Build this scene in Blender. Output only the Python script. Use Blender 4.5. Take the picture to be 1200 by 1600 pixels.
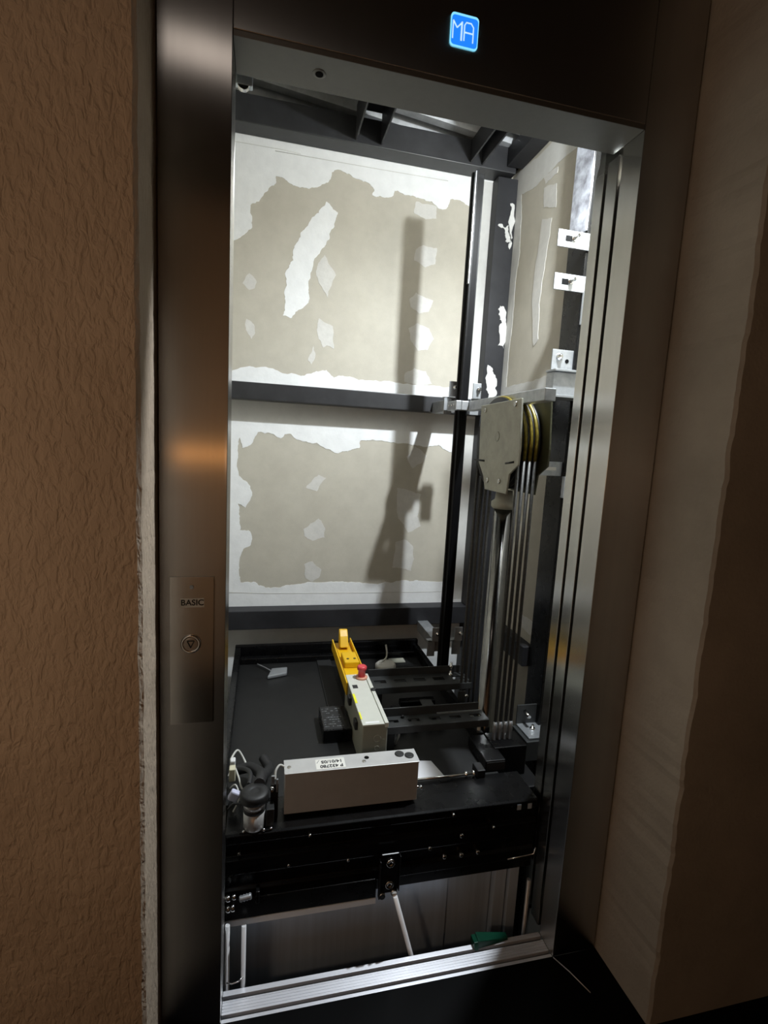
import bpy, bmesh, math, random
from mathutils import Vector, Matrix, noise as mnoise
random.seed(7)
for o in list(bpy.data.objects): bpy.data.objects.remove(o, do_unlink=True)
SC = bpy.context.scene
COL = SC.collection

# ------------------------------------------------------------------ camera
F, YAW, PITCH, ROLL = 791.37, .2365, .1328, -.0542
CAM = Vector((.069, -1.025, 1.319))
fw = Vector((math.sin(YAW)*math.cos(PITCH), math.cos(YAW)*math.cos(PITCH), -math.sin(PITCH)))
ri = Vector((math.cos(YAW), -math.sin(YAW), 0)); dn = fw.cross(ri)
c_, s_ = math.cos(ROLL), math.sin(ROLL)
RI = c_*ri + s_*dn; DN = -s_*ri + c_*dn
cd = bpy.data.cameras.new('camera'); cam = bpy.data.objects.new('camera', cd); COL.objects.link(cam)
cd.sensor_fit = 'VERTICAL'; cd.sensor_height = 36; cd.lens = F/1600*36; cd.clip_start = .02
cam.matrix_world = Matrix(((RI.x, -DN.x, -fw.x, CAM.x), (RI.y, -DN.y, -fw.y, CAM.y), (RI.z, -DN.z, -fw.z, CAM.z), (0, 0, 0, 1)))
SC.camera = cam

def at(px, py, ax, val):            # a point of the plane (axis = val) seen at this pixel of the 1200x1600 photo
    v = (px-600)/F*RI + (py-800)/F*DN + fw
    return CAM + v*((val-CAM[ax])/v[ax])

# ------------------------------------------------------------------ world, lights, exposure
W = bpy.data.worlds.new('world'); SC.world = W; W.use_nodes = True
W.node_tree.nodes['Background'].inputs[0].default_value = (1, .85, .7, 1)
W.node_tree.nodes['Background'].inputs[1].default_value = .0
SC.view_settings.view_transform = 'Standard'; SC.view_settings.look = 'None'
SC.view_settings.gamma = 1; SC.view_settings.use_curve_mapping = False
SC.view_settings.exposure = 0.0

def light(name, kind, loc, energy, color, size=.05, target=None, **k):
    d = bpy.data.lights.new(name, kind); d.energy = energy; d.color = color
    o = bpy.data.objects.new(name, d); COL.objects.link(o); o.location = loc
    if kind in ('POINT', 'SPOT'): d.shadow_soft_size = size
    if kind == 'AREA': d.size = size
    if target is not None:
        o.rotation_euler = (Vector(target)-Vector(loc)).to_track_quat('-Z', 'Y').to_euler()
    for a, b in k.items(): setattr(d, a, b)
    return o
# work light of the shaft, fixed high behind the door header on the right, aimed into the shaft
light('shaft_work_light', 'SPOT', (1.01, .30, 2.36), 124, (.885, .95, 1), .022, (.35, .85, 0), spot_size=math.radians(135), spot_blend=1.0)
light('shaft_work_light_spill', 'POINT', (1.01, .30, 2.36), 31, (.885, .95, 1), .022)
# dim warm lamp of the landing, low and to the left behind the photographer
light('landing_lamp', 'POINT', (-.80, -1.12, 1.22), 10, (1, .74, .52), .06)
# weak ceiling fitting of the landing
light('landing_ceiling_lamp', 'POINT', (-.12, -.72, 2.43), .5, (1, .86, .76), .04)
# small orange strip lamp on the landing wall opposite the lift, at chest height
light('landing_strip_lamp', 'AREA', (-.29, -1.83, 1.215), .4, (1, .42, .12), .40, (-.29, 0, 1.215), shape='RECTANGLE', size_y=.022)

# ------------------------------------------------------------------ materials
def mat(name, col, metal=0., rough=.5, nscale=0, namt=0., col2=None, bump=0., bscale=80, stretch=(1, 1, 1), aniso=0., tangent=None, spec=.5, emit=None, es=1, rvar=0.):
    m = bpy.data.materials.new(name); m.use_nodes = True; nt = m.node_tree; N = nt.nodes; L = nt.links
    b = N['Principled BSDF']; b.inputs['Base Color'].default_value = (*col, 1)
    b.inputs['Metallic'].default_value = metal; b.inputs['Roughness'].default_value = rough
    b.inputs['Specular IOR Level'].default_value = spec
    if emit: b.inputs['Emission Color'].default_value = (*emit, 1); b.inputs['Emission Strength'].default_value = es
    tc = N.new('ShaderNodeTexCoord'); mp = N.new('ShaderNodeMapping'); mp.inputs['Scale'].default_value = stretch
    L.new(tc.outputs['Object'], mp.inputs[0])
    if nscale:
        n = N.new('ShaderNodeTexNoise'); n.inputs['Scale'].default_value = nscale; n.inputs['Detail'].default_value = 6
        n.inputs['Roughness'].default_value = .62
        L.new(mp.outputs[0], n.inputs['Vector'])
        r = N.new('ShaderNodeValToRGB'); c2 = col2 or tuple(x*(1-namt) for x in col)
        r.color_ramp.elements[0].position = .35; r.color_ramp.elements[1].position = .65
        r.color_ramp.elements[0].color = (*c2, 1); r.color_ramp.elements[1].color = (*col, 1)
        L.new(n.outputs['Fac'], r.inputs[0]); L.new(r.outputs[0], b.inputs['Base Color'])
        if rvar:
            mr = N.new('ShaderNodeMapRange'); mr.inputs[3].default_value = rough-rvar; mr.inputs[4].default_value = rough+rvar
            L.new(n.outputs['Fac'], mr.inputs[0]); L.new(mr.outputs[0], b.inputs['Roughness'])
    if bump:
        n2 = N.new('ShaderNodeTexNoise'); n2.inputs['Scale'].default_value = bscale; n2.inputs['Detail'].default_value = 4
        L.new(mp.outputs[0], n2.inputs['Vector'])
        bp = N.new('ShaderNodeBump'); bp.inputs['Strength'].default_value = bump; bp.inputs['Distance'].default_value = .004
        L.new(n2.outputs['Fac'], bp.inputs['Height']); L.new(bp.outputs[0], b.inputs['Normal'])
    if aniso:
        b.inputs['Anisotropic'].default_value = aniso
        cx = N.new('ShaderNodeCombineXYZ')
        for i in range(3): cx.inputs[i].default_value = tangent[i]
        L.new(cx.outputs[0], b.inputs['Tangent'])
    return m

def rough_plaster(name, c1, c2):
    m = mat(name, c1, 0, .8, 3.2, .3, c2); nt = m.node_tree; N = nt.nodes; L = nt.links; b = N['Principled BSDF']
    tc = N.new('ShaderNodeTexCoord'); mp = N.new('ShaderNodeMapping'); mp.inputs['Scale'].default_value = (1, 1, .45); L.new(tc.outputs['Object'], mp.inputs[0])
    n1 = N.new('ShaderNodeTexNoise'); n1.inputs['Scale'].default_value = 95; n1.inputs['Detail'].default_value = 3; n1.inputs['Distortion'].default_value = .5
    n2 = N.new('ShaderNodeTexNoise'); n2.inputs['Scale'].default_value = 260; n2.inputs['Detail'].default_value = 2
    rp = N.new('ShaderNodeValToRGB'); rp.color_ramp.elements[0].position = .34; rp.color_ramp.elements[1].position = .62
    L.new(mp.outputs[0], n1.inputs['Vector']); L.new(mp.outputs[0], n2.inputs['Vector']); L.new(n1.outputs['Fac'], rp.inputs[0])
    mx = N.new('ShaderNodeMath'); mx.operation = 'MULTIPLY_ADD'; mx.inputs[1].default_value = .18
    L.new(n2.outputs['Fac'], mx.inputs[0]); L.new(rp.outputs[0], mx.inputs[2])
    bp = N.new('ShaderNodeBump'); bp.inputs['Strength'].default_value = .6; bp.inputs['Distance'].default_value = .0035
    L.new(mx.outputs[0], bp.inputs['Height']); L.new(bp.outputs[0], b.inputs['Normal'])
    return m

M = dict(
    plaster=rough_plaster('rough_wall_plaster', (.40, .315, .235), (.33, .255, .185)),
    plaster_grey=mat('smooth_wall_plaster', (.37, .335, .285), 0, .8, 4, .2, None, .25, 120),
    tile=mat('black_floor_tile', (.002, .002, .0022), 0, .4, 8, .3, spec=.08),
    ceiling=mat('dark_ceiling_paint', (.03, .026, .022), 0, .8),
    roomwall=mat('landing_wall_paint', (.54, .37, .235), 0, .8),
    drywall=mat('drywall_paper', (.465, .435, .365), 0, .75, 14, .1, (.425, .395, .33), .12, 300),
    compound=mat('joint_compound_grey', (.60, .595, .57), 0, .7, 16, .1, (.54, .535, .51), .2, 60),
    compound_white=mat('joint_compound_white', (.78, .785, .78), 0, .7, 16, .08, None, .25, 50),
    compound_thin=mat('joint_compound_thin', (.58, .565, .53), 0, .7, 30, .1, None, .15, 80),
    beam=mat('dark_grey_steel_paint', (.027, .027, .029), .0, .42, 12, .35, None, 0, 0, (1, 1, 1), spec=.45),
    column=mat('anthracite_steel_paint', (.026, .026, .029), 0, .5, 9, .4, spec=.3),
    black=mat('black_gloss_paint', (.004, .004, .0043), 0, .28, 20, .3, spec=.3, rvar=.06),
    blackmatt=mat('black_matt', (.014, .014, .014), 0, .6, 25, .3),
    roofpaint=mat('car_roof_paint', (.0045, .0045, .0045), 0, .55, 18, .25, rvar=.08),
    rail=mat('black_rail_steel', (.007, .007, .0075), 0, .4, 30, .3, spec=.3),
    raillit=mat('lit_rail_edge', (.35, .36, .38), 1, .3, 40, .3),
    armsteel=mat('slotted_arm_steel', (.042, .044, .044), .2, .45, 20, .25),
    stain=mat('brushed_stainless', (.56, .55, .53), 1, .27, 60, .06, None, 0, 0, (1, 1, .02), aniso=.97, tangent=(.7, .7, 0)),
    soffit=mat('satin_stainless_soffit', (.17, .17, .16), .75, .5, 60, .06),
    stain_panel=mat('brushed_stainless_panel', (.58, .575, .55), 1, .22, 60, .08, None, 0, 0, (1, 1, .03), aniso=.8, tangent=(.7, .7, 0)),
    stain_dark=mat('dark_stainless', (.55, .63, .72), .35, .36, 50, .15, None, 0, 0, (1, 1, .03), aniso=.5, tangent=(.7, .7, 0)),
    galv=mat('galvanised_steel', (.46, .475, .49), .7, .42, 35, .25, (.34, .355, .37)),
    boxmetal=mat('bare_sheet_metal', (.62, .62, .615), .45, .4, 25, .08),
    railblack=mat('black_guide_rail', (.004, .004, .0045), 0, .45, 30, .3, spec=.15),
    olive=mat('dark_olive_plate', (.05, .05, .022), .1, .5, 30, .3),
    palemottled=mat('pale_mottled_steel', (.46, .475, .52), .3, .5, 22, .6, (.16, .16, .175)),
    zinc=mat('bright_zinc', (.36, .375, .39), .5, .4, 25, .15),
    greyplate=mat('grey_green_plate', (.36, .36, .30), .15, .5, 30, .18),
    alu=mat('aluminium_extrusion', (.80, .81, .86), .5, .40, 40, .12, None, 0, 0, (.05, 1, 1), aniso=.6, tangent=(0, .7, .7)),
    groove=mat('dark_groove', (.03, .03, .03), .2, .5),
    rodsteel=mat('bright_rod_steel', (.85, .85, .86), .2, .3),
    strip=mat('dull_aluminium_strip', (.80, .82, .84), .2, .4),
    motorcan=mat('satin_motor_can', (.62, .62, .61), .55, .33),
    chrome=mat('polished_steel', (.75, .75, .74), 1, .16),
    pistonsteel=mat('piston_tube_steel', (.22, .22, .215), 1, .13, 30, .2),
    rope=mat('steel_rope', (.07, .07, .066), .4, .5, 120, .4),
    ropeyellow=mat('greased_rope', (.22, .17, .02), .4, .38, 90, .5),
    boxgrey=mat('pale_grey_enamel', (.58, .585, .52), 0, .42, 30, .05),
    boxfront=mat('grey_enamel_side', (.30, .305, .25), 0, .45, 30, .06),
    yellow=mat('yellow_plastic', (.72, .42, .006), 0, .4),
    lemon=mat('lemon_sticker', (.82, .80, .03), 0, .5),
    red=mat('red_plastic', (.62, .06, .07), 0, .35),
    orange=mat('faded_orange_collar', (.62, .30, .2), 0, .5),
    dark=mat('dark_rubber', (.012, .012, .012), 0, .55),
    hole=mat('dark_hole', (.003, .003, .003), 0, .9, spec=.1),
    label=mat('paper_label', (.72, .71, .66), 0, .7),
    ink=mat('black_ink', (.02, .02, .02), 0, .7),
    whiteprint=mat('grey_print', (.13, .135, .14), 0, .6),
    white=mat('white_plastic', (.75, .75, .74), 0, .4),
    cream=mat('cream_connector', (.62, .58, .42), 0, .5),
    lavender=mat('pale_connector', (.62, .62, .78), 0, .35),
    cable=mat('white_cable', (.55, .54, .50), 0, .45),
    sleeve=mat('black_cable_sleeve', (.02, .02, .021), 0, .5),
    paper=mat('white_sheet', (.66, .66, .68), 0, .8),
    green=mat('green_plastic', (.0, .055, .028), 0, .25),
    screen=mat('blue_lit_screen', (.01, .05, .2), 0, .4, emit=(.016, .235, 1.0), es=1.0),
    screenedge=mat('lit_screen_edge', (.2, .6, .9), 0, .4, emit=(.25, .75, 1.0), es=1.0),
    digit=mat('lit_digit', (.5, .7, 1), 0, .4, emit=(.50, .72, 1.0), es=1.0),
    roofsheet=mat('galvanised_roof_sheet', (.55, .56, .57), .3, .5, 20, .3),
)
M['green'].node_tree.nodes['Principled BSDF'].inputs['Transmission Weight'].default_value = .35

# ------------------------------------------------------------------ mesh building
class MB:
    def __init__(s): s.bm = bmesh.new()
    def box(s, x0, x1, y0, y1, z0, z1, rot=None):
        v = [s.bm.verts.new((x, y, z)) for x in (x0, x1) for y in (y0, y1) for z in (z0, z1)]
        for f in ((0, 1, 3, 2), (4, 6, 7, 5), (0, 4, 5, 1), (2, 3, 7, 6), (0, 2, 6, 4), (1, 5, 7, 3)):
            s.bm.faces.new([v[i] for i in f])
        if rot:
            c = Vector(((x0+x1)/2, (y0+y1)/2, (z0+z1)/2))
            for a in v: a.co = c + rot @ (a.co-c)
        return s
    def tube(s, pts, r, seg=12, caps=True):
        pts = [Vector(p) for p in pts]; rings = []; up = None
        rr = r if isinstance(r, (list, tuple)) else [r]*len(pts)
        for i, p in enumerate(pts):
            t = (pts[min(i+1, len(pts)-1)]-pts[max(i-1, 0)]).normalized()
            if up is None: up = t.orthogonal().normalized()
            up = (up-t*up.dot(t)).normalized(); w = t.cross(up)
            rings.append([s.bm.verts.new(p+rr[i]*(math.cos(2*math.pi*k/seg)*up+math.sin(2*math.pi*k/seg)*w)) for k in range(seg)])
        for a, b in zip(rings, rings[1:]):
            for k in range(seg):
                f = s.bm.faces.new((a[k], a[(k+1) % seg], b[(k+1) % seg], b[k])); f.smooth = True
        if caps: s.bm.faces.new(rings[0][::-1]); s.bm.faces.new(rings[-1])
        return s
    def cyl(s, p0, p1, r, seg=24): return s.tube([p0, p1], r, seg)
    def lathe(s, base, axis, prof, seg=28):      # prof: (distance along axis, radius)
        base = Vector(base); ax = Vector(axis).normalized(); u = ax.orthogonal().normalized(); w = ax.cross(u); rings = []
        for d, r in prof:
            rings.append([s.bm.verts.new(base+ax*d+max(r, 1e-5)*(math.cos(2*math.pi*k/seg)*u+math.sin(2*math.pi*k/seg)*w)) for k in range(seg)])
        for a, b in zip(rings, rings[1:]):
            for k in range(seg): s.bm.faces.new((a[k], a[(k+1) % seg], b[(k+1) % seg], b[k])).smooth = True
        s.bm.faces.new(rings[0][::-1]); s.bm.faces.new(rings[-1])
        return s
    def prism(s, poly, off):                    # poly: planar outline, off: extrusion vector
        off = Vector(off); a = [s.bm.verts.new(Vector(p)) for p in poly]; b = [s.bm.verts.new(Vector(p)+off) for p in poly]
        n = len(a); s.bm.faces.new(a); s.bm.faces.new(b[::-1])
        for i in range(n): s.bm.faces.new((a[i], b[i], b[(i+1) % n], a[(i+1) % n]))
        return s
    def frame(s, outer, holes, off):            # flat plate with rectangular holes is split by caller
        return s.prism(outer, off)
    def build(s, name, material, parent=None, bevel=0., seg=2):
        bmesh.ops.recalc_face_normals(s.bm, faces=s.bm.faces)
        me = bpy.data.meshes.new(name); s.bm.to_mesh(me); s.bm.free()
        me.materials.append(M[material] if isinstance(material, str) else material)
        o = bpy.data.objects.new(name, me); COL.objects.link(o)
        if parent is not None:
            o.parent = parent
            o.matrix_parent_inverse = Matrix.Translation(-Vector(parent.location))   # meshes keep world coordinates
        if bevel:
            b = o.modifiers.new('bevel', 'BEVEL'); b.width = bevel; b.segments = seg; b.limit_method = 'ANGLE'; b.angle_limit = math.radians(40)
        return o
def box(*a): return MB().box(*a)
def tag(o, label, cat, group=None, kind=None):
    o['label'] = label; o['category'] = cat
    if group: o['group'] = group
    if kind: o['kind'] = kind
    return o
def thing(name, loc, label, cat, group=None):
    o = bpy.data.objects.new(name, None); COL.objects.link(o); o.location = loc; o.empty_display_size = .05
    return tag(o, label, cat, group)
def struct(name, mb, m, bevel=0., parent=None):
    o = mb.build(name, m, parent, bevel)
    if parent is None: o['kind'] = 'structure'
    return o
def dup(root, loc, label, group=None):           # a copy of a thing with its parts and sub-parts
    r = root.copy(); COL.objects.link(r); r.location = loc; r['label'] = label
    if group: r['group'] = group
    for ch in list(root.children):
        c = ch.copy(); COL.objects.link(c); c.parent = r
        for g in ch.children:
            d = g.copy(); COL.objects.link(d); d.parent = c
    return r
def text_mesh(name, body, size, material, parent, origin, xdir, ydir, depth=.0004, align='CENTER', shear=0., bold=0.):
    cu = bpy.data.curves.new(name, 'FONT'); cu.body = body; cu.size = size; cu.extrude = depth; cu.align_x = align; cu.align_y = 'CENTER'; cu.shear = shear; cu.offset = bold
    o = bpy.data.objects.new(name, cu); COL.objects.link(o)
    bpy.context.view_layer.update()
    me = bpy.data.meshes.new_from_object(o.evaluated_get(bpy.context.evaluated_depsgraph_get()))
    bpy.data.objects.remove(o, do_unlink=True)
    X = Vector(xdir).normalized(); Y = Vector(ydir).normalized(); Z = X.cross(Y); O = Vector(origin)
    for v in me.vertices: v.co = O + X*v.co.x + Y*v.co.y + Z*v.co.z
    me.materials.clear(); me.materials.append(M[material])
    t = bpy.data.objects.new(name, me); COL.objects.link(t); t.parent = parent
    t.matrix_parent_inverse = Matrix.Translation(-Vector(parent.location))
    return t
def jag(pts, amp=.12, depth=2):                  # roughens an outline like a trowelled edge
    for d in range(depth):
        out = []
        for i, p in enumerate(pts):
            q = pts[(i+1) % len(pts)]; e = q-p; L = e.length; out.append(p)
            if L > .007:
                n = Vector((e.z, 0, -e.x)) if abs(e.y) < 1e-6 else Vector((0, e.z, -e.y))
                out.append(p+e*random.uniform(.35, .65)+n*random.uniform(-amp, amp)*min(1, .035/L))
        pts = out
    return pts
def px_poly(pix, ax, val): return [at(x, y, ax, val) for x, y in pix]

# ------------------------------------------------------------------ setting: landing
def ragged_wall(x_out, x_c, x_in, yf, yb, z0, z1, n=140, amp=.0016):
    m = MB(); rows = []
    for i in range(n+1):
        z = z0+(z1-z0)*i/n
        j = amp*mnoise.noise(Vector((x_c*9, 0, z*14)))+amp*.6*mnoise.noise(Vector((x_c*9, 5, z*55)))
        k = amp*.5*mnoise.noise(Vector((3, 0, z*30)))
        rows.append([m.bm.verts.new(p) for p in ((x_out, yf, z), (x_c+j*1.2-.006*(1 if x_c < 0 else -1), yf, z), (x_c+j, yf+.006, z), (x_c+j*.6+(x_in-x_c)*.5, (yf)*.5, z), (x_in+k*.3, yb, z), (x_out, yb, z))])
    for a, b in zip(rows, rows[1:]):
        for q in range(6): m.bm.faces.new((a[q], a[(q+1) % 6], b[(q+1) % 6], b[q]))
    m.bm.faces.new(rows[0][::-1]); m.bm.faces.new(rows[-1])
    return m
struct('wall_left', ragged_wall(-2.1, -.117, -.128, -.175, .10, 0, 2.5), 'plaster')
struct('wall_right', ragged_wall(2.1, .972, .968, -.19, .07, 0, 2.5, amp=.005), 'plaster_grey')
struct('wall_front', box(-.1275, .967, .0, .095, 2.36, 2.5), 'plaster')
struct('floor', box(-2.1, 2.1, -1.95, .0, -.12, 0), 'tile')
struct('ceiling', box(-2.1, 2.1, -1.95, .1, 2.5, 2.6), 'ceiling')
struct('wall_back', box(-2.1, 2.1, -1.95, -1.85, -.12, 2.6), 'roomwall')
struct('wall_side_left', box(-2.2, -2.1, -1.95, .1, -.12, 2.6), 'roomwall')
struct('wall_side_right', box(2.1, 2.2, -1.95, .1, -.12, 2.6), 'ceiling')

# ------------------------------------------------------------------ setting: lift shaft
D, XR, XL = 1.25, 1.129, -.15
wall_sb = struct('wall_shaft_back', box(XL-.1, XR+.1, D, D+.03, -1.9, 2.55), 'drywall')
wall_sr = struct('wall_shaft_right', box(XR, XR+.03, .10, D, -1.9, 2.55), 'drywall')
struct('wall_shaft_left', box(XL-.03, XL, .13, D, -1.9, 2.66), 'drywall')
m = MB(); m.box(XL-.03, -.004, .1005, .13, -1.9, 2.62); m.box(-.004, XR, .1005, .13, 2.07, 2.62); m.box(XR-.1, XR, .1, .13, -1.9, 0)
struct('wall_shaft_front', m, 'drywall')
struct('floor_pit', box(XL, XR, .0, D, -1.95, -1.9), 'plaster_grey')
m = MB()                                         # trapezoid roof sheet, ribs across the shaft, falling to the right
prof = []
y = .135
while y < D+.1:
    prof += [(y, 2.71), (y+.045, 2.71), (y+.055, 2.66), (y+.095, 2.66), (y+.105, 2.71)]; y += .105
def slope(x, z): return z-.10*(x-.5)
V = [[m.bm.verts.new((x, a, slope(x, b)+t)) for a, b in prof] for x, t in ((XL-.02, 0), (XR+.05, 0), (XR+.05, .02), (XL-.02, .02))]
for i in range(len(prof)-1):
    m.bm.faces.new((V[0][i], V[1][i], V[1][i+1], V[0][i+1])); m.bm.faces.new((V[3][i], V[3][i+1], V[2][i+1], V[2][i]))
struct('ceiling_shaft', m, 'roofsheet')

def compound(parent, pix, ax, val, m='compound', t=.0015, amp=.15, depth=3):
    pts = jag(px_poly(pix, ax, val), amp, depth)
    off = Vector((0, -t, 0)) if ax == 1 else Vector((-t, 0, 0))
    o = MB().prism([p+off*.02 for p in pts], off).build('joint_compound', m, parent)
    return o
A3 = lambda L: [(355+x/3, 190+y/3) for x, y in L]
C3 = lambda L: [(355+x/3, 640+y/3) for x, y in L]
E4 = lambda L: [(740+x/4, 250+y/4) for x, y in L]
compound(wall_sb, A3([(-60, 10), (40, 20), (400, 75), (800, 145), (1180, 212), (1250, 225), (1250, 420), (1145, 400), (1110, 380), (1045, 365), (1035, 400), (1000, 410), (960, 375), (900, 360), (840, 345), (785, 325), (775, 350), (720, 350), (680, 345), (690, 320), (665, 290), (610, 270), (560, 245), (520, 225), (490, 240), (485, 270), (460, 290), (430, 305), (385, 315), (340, 310), (310, 300), (270, 270), (230, 255), (228, 290), (190, 325), (150, 375), (115, 385), (110, 400), (118, 495), (80, 530), (38, 555), (-60, 590)]), 1, D, 'compound_white', amp=.16)
compound(wall_sb, [(510, 315), (528, 332), (522, 350), (515, 373), (502, 390), (488, 420), (482, 447), (482, 473), (462, 487), (455, 497), (442, 493), (446, 473), (447, 448), (447, 423), (458, 407), (460, 387), (470, 363), (482, 350), (498, 333)], 1, D, 'compound_white', amp=.16)
for pl in ([(507, 398), (525, 430), (513, 455), (512, 465), (500, 445), (494, 430), (498, 410)], [(390, 427), (401, 440), (398, 450), (390, 453), (379, 443), (384, 432)],
           [(498, 497), (520, 510), (522, 545), (510, 540), (505, 543), (498, 530), (496, 510)], [(490, 540), (493, 553), (487, 570), (481, 563)],
           [(385, 498), (397, 507), (398, 522), (393, 530), (387, 520), (383, 508)], [(650, 315), (683, 323), (682, 342), (665, 343), (647, 333)],
           [(662, 383), (683, 388), (680, 413), (665, 418), (647, 407), (650, 390)], [(650, 457), (677, 470), (670, 487), (655, 490), (642, 480), (640, 467)],
           [(652, 505), (670, 513), (678, 530), (668, 547), (653, 548), (642, 533), (638, 513)], [(648, 575), (665, 580), (675, 600), (655, 603), (632, 597), (633, 583)],
           [(498, 742), (510, 747), (502, 755), (495, 768), (478, 762), (488, 750)], [(498, 810), (508, 825), (507, 840), (488, 845), (475, 837), (474, 827), (485, 818)],
           [(488, 877), (502, 890), (498, 903), (488, 909), (477, 903), (475, 882)], [(648, 697), (667, 712), (660, 722), (645, 732), (635, 713)],
           [(620, 762), (642, 767), (658, 772), (655, 793), (652, 807), (657, 822), (638, 832), (632, 820), (622, 810)], [(618, 847), (633, 843), (645, 853), (647, 873), (642, 892), (628, 888), (613, 887)]):
    compound(wall_sb, pl, 1, D, 'compound_thin', amp=.10, t=.001)
compound(wall_sb, [(330, 578), (360, 580), (390, 572), (420, 575), (452, 584), (475, 587), (494, 580), (510, 578), (522, 590), (535, 587), (560, 594), (600, 595), (660, 602), (700, 605), (765, 609), (765, 632), (715, 630), (330, 602)], 1, D, 'compound_white', amp=.13)
compound(wall_sb, C3([(-60, -60), (1200, -5), (1200, 230), (1065, 200), (1040, 200), (1010, 185), (990, 165), (960, 172), (925, 175), (905, 170), (860, 165), (750, 150), (680, 140), (625, 145), (620, 180), (580, 190), (540, 195), (515, 205), (470, 185), (420, 155), (360, 150), (325, 140), (300, 115), (270, 115), (250, 135), (200, 110), (145, 105), (110, 165), (70, 180), (60, 130), (50, 180), (45, 260), (55, 310), (95, 340), (118, 390), (105, 430), (85, 460), (50, 440), (60, 500), (60, 565), (100, 565), (115, 590), (105, 640), (75, 655), (60, 690), (55, 760), (62, 810), (130, 808), (150, 825), (180, 835), (260, 828), (320, 820), (400, 810), (540, 805), (600, 810), (720, 815), (840, 800), (905, 803), (1200, 803), (1200, 930), (-60, 930)]), 1, D, 'compound_white', amp=.13)
compound(wall_sb, [(330, 960), (780, 960), (780, 1120), (330, 1120)], 1, D, 'compound_white', amp=.02)
for pl in ([(300, 213), (372, 222), (440, 234), (470, 241)], [(430, 236), (520, 252), (600, 266), (700, 283)], [(330, 925), (420, 927), (560, 926), (700, 924)]):
    MB().tube([p+Vector((0, -.0016, 0)) for p in px_poly(pl, 1, D)], .0012, 6).build('tape_edge', 'compound_thin', wall_sb)
# band of compound beside the corner column, seen between guide rail and column
bandx = [(.965, 2.50)] + [(1.05+.012*mnoise.noise(Vector((0, 0, z*7))), z) for z in [2.5-.05*i for i in range(20)]] + [(.965, 1.56)]
MB().prism([(x, D-.0002, z) for x, z in bandx], (0, -.0016, 0)).build('joint_compound', 'compound', wall_sb)
MB().prism([(.965, D-.0002, 1.46), (1.052, D-.0002, 1.46), (1.045, D-.0002, 1.0), (1.05, D-.0002, .58), (.965, D-.0002, .58)], (0, -.0016, 0)).build('joint_compound', 'compound', wall_sb)
# right wall
for pl, mm in ((E4([(238, 152), (300, 60), (395, -10), (545, -160), (700, -300), (700, -130), (540, 10), (450, 105), (370, 180), (300, 215), (300, 340), (290, 580), (270, 700), (245, 1000), (215, 1280), (205, 1420), (350, 1385), (440, 1350), (620, 1300), (620, 1395), (440, 1425), (100, 1500), (140, 1200)]), 'compound'),
               (E4([(440, 110), (530, 40), (525, 80), (450, 150)]), 'compound_thin'), (E4([(440, 175), (520, 145), (515, 295), (440, 300)]), 'compound_thin'),
               (E4([(430, 370), (490, 360), (470, 500), (440, 700), (410, 900), (405, 1120), (375, 1165), (365, 900), (385, 680)]), 'compound_thin'),
               ([(816, 960), (832, 972), (840, 990), (832, 995), (815, 980)], 'compound')):
    compound(wall_sr, pl, 0, XR, mm, amp=.10, t=.001)

# steel frame of the shaft
def beam(lbl, *b, mtl='beam', name='steel_beam', bev=.003):
    o = box(*b).build(name, mtl, None, bev); return tag(o, lbl, 'beam' if 'column' not in name else 'column')
beam('dark grey steel beam across the back wall at mid height, above the lower plasterboard', XL, 1.033, D-.09, D-.0025, 1.472, 1.541)
beam('dark steel beam across the back wall just above the lift car roof', XL, 1.033, D-.075, D-.0025, .482, .566, mtl='column')
beam('dark grey steel beam along the top of the back wall under the roof', XL, 1.10, D-.09, D-.003, 2.505, 2.605)
beam('dark steel beam running back along the top of the right wall', XR-.075, XR-.002, .14, D-.095, 2.525, 2.60, mtl='column')
beam('dark steel beam along the right wall behind the yellow-roped pulley', XR-.05, XR-.002, .70, D-.075, 1.472, 1.556, mtl='column')
beam('dark steel beam low on the right wall beside the vertical ropes', XR-.05, XR-.002, .70, D-.08, .475, .556, mtl='column')
def joist(lbl, x0, x1, z0, z1):
    m = MB(); w = .007
    m.box(x0, x0+w, .14, D-.095, z0, z1); m.box(x1-w, x1, .14, D-.095, z0, z1); m.box(x0+w, x1-w, .14, D-.095, z1-.012, z1)
    tag(m.build('roof_joist', 'column', None, .001), lbl, 'beam')
joist('wide roof joist running towards the doorway, nearer the left', .395, .505, 2.515, 2.64)
joist('narrow roof joist close to the right corner of the shaft', .885, .945, 2.515, 2.60)
cc = thing('corner_column', (1.10, D-.04, -1.9), 'dark steel column in the far right corner smeared with plaster', 'column')
box(1.034, XR-.001, D-.06, D-.002, -1.9, 2.50).build('post', 'column', cc, .002)
for pl in ([(797, 318), (801, 318), (800, 370), (796, 390), (795, 352)], [(778, 352), (790, 356), (796, 350), (797, 380), (790, 378), (789, 362)], [(781, 478), (788, 482), (792, 510), (787, 545), (778, 540), (784, 505), (779, 492)], [(762, 570), (769, 575), (774, 590), (775, 618), (762, 622), (760, 600)]):
    pts = jag(px_poly(pl, 1, D-.0605), .25, 3)
    MB().prism(pts, (0, -.002, 0)).build('plaster_smear', 'compound', cc)
fc = thing('side_column', (1.14, .64, -1.9), 'black steel column on the right wall behind the bolted plates', 'column')
box(1.098, XR-.002, .575, .685, -1.9, 2.53).build('post', 'black', fc, .002)
box(1.0955, 1.098, .578, .683, 2.06, 2.53).build('cover_strip', 'palemottled', fc)['label'] = 'pale mottled strip on its upper end'  # pale mottled strip over the top of the black post

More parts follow.
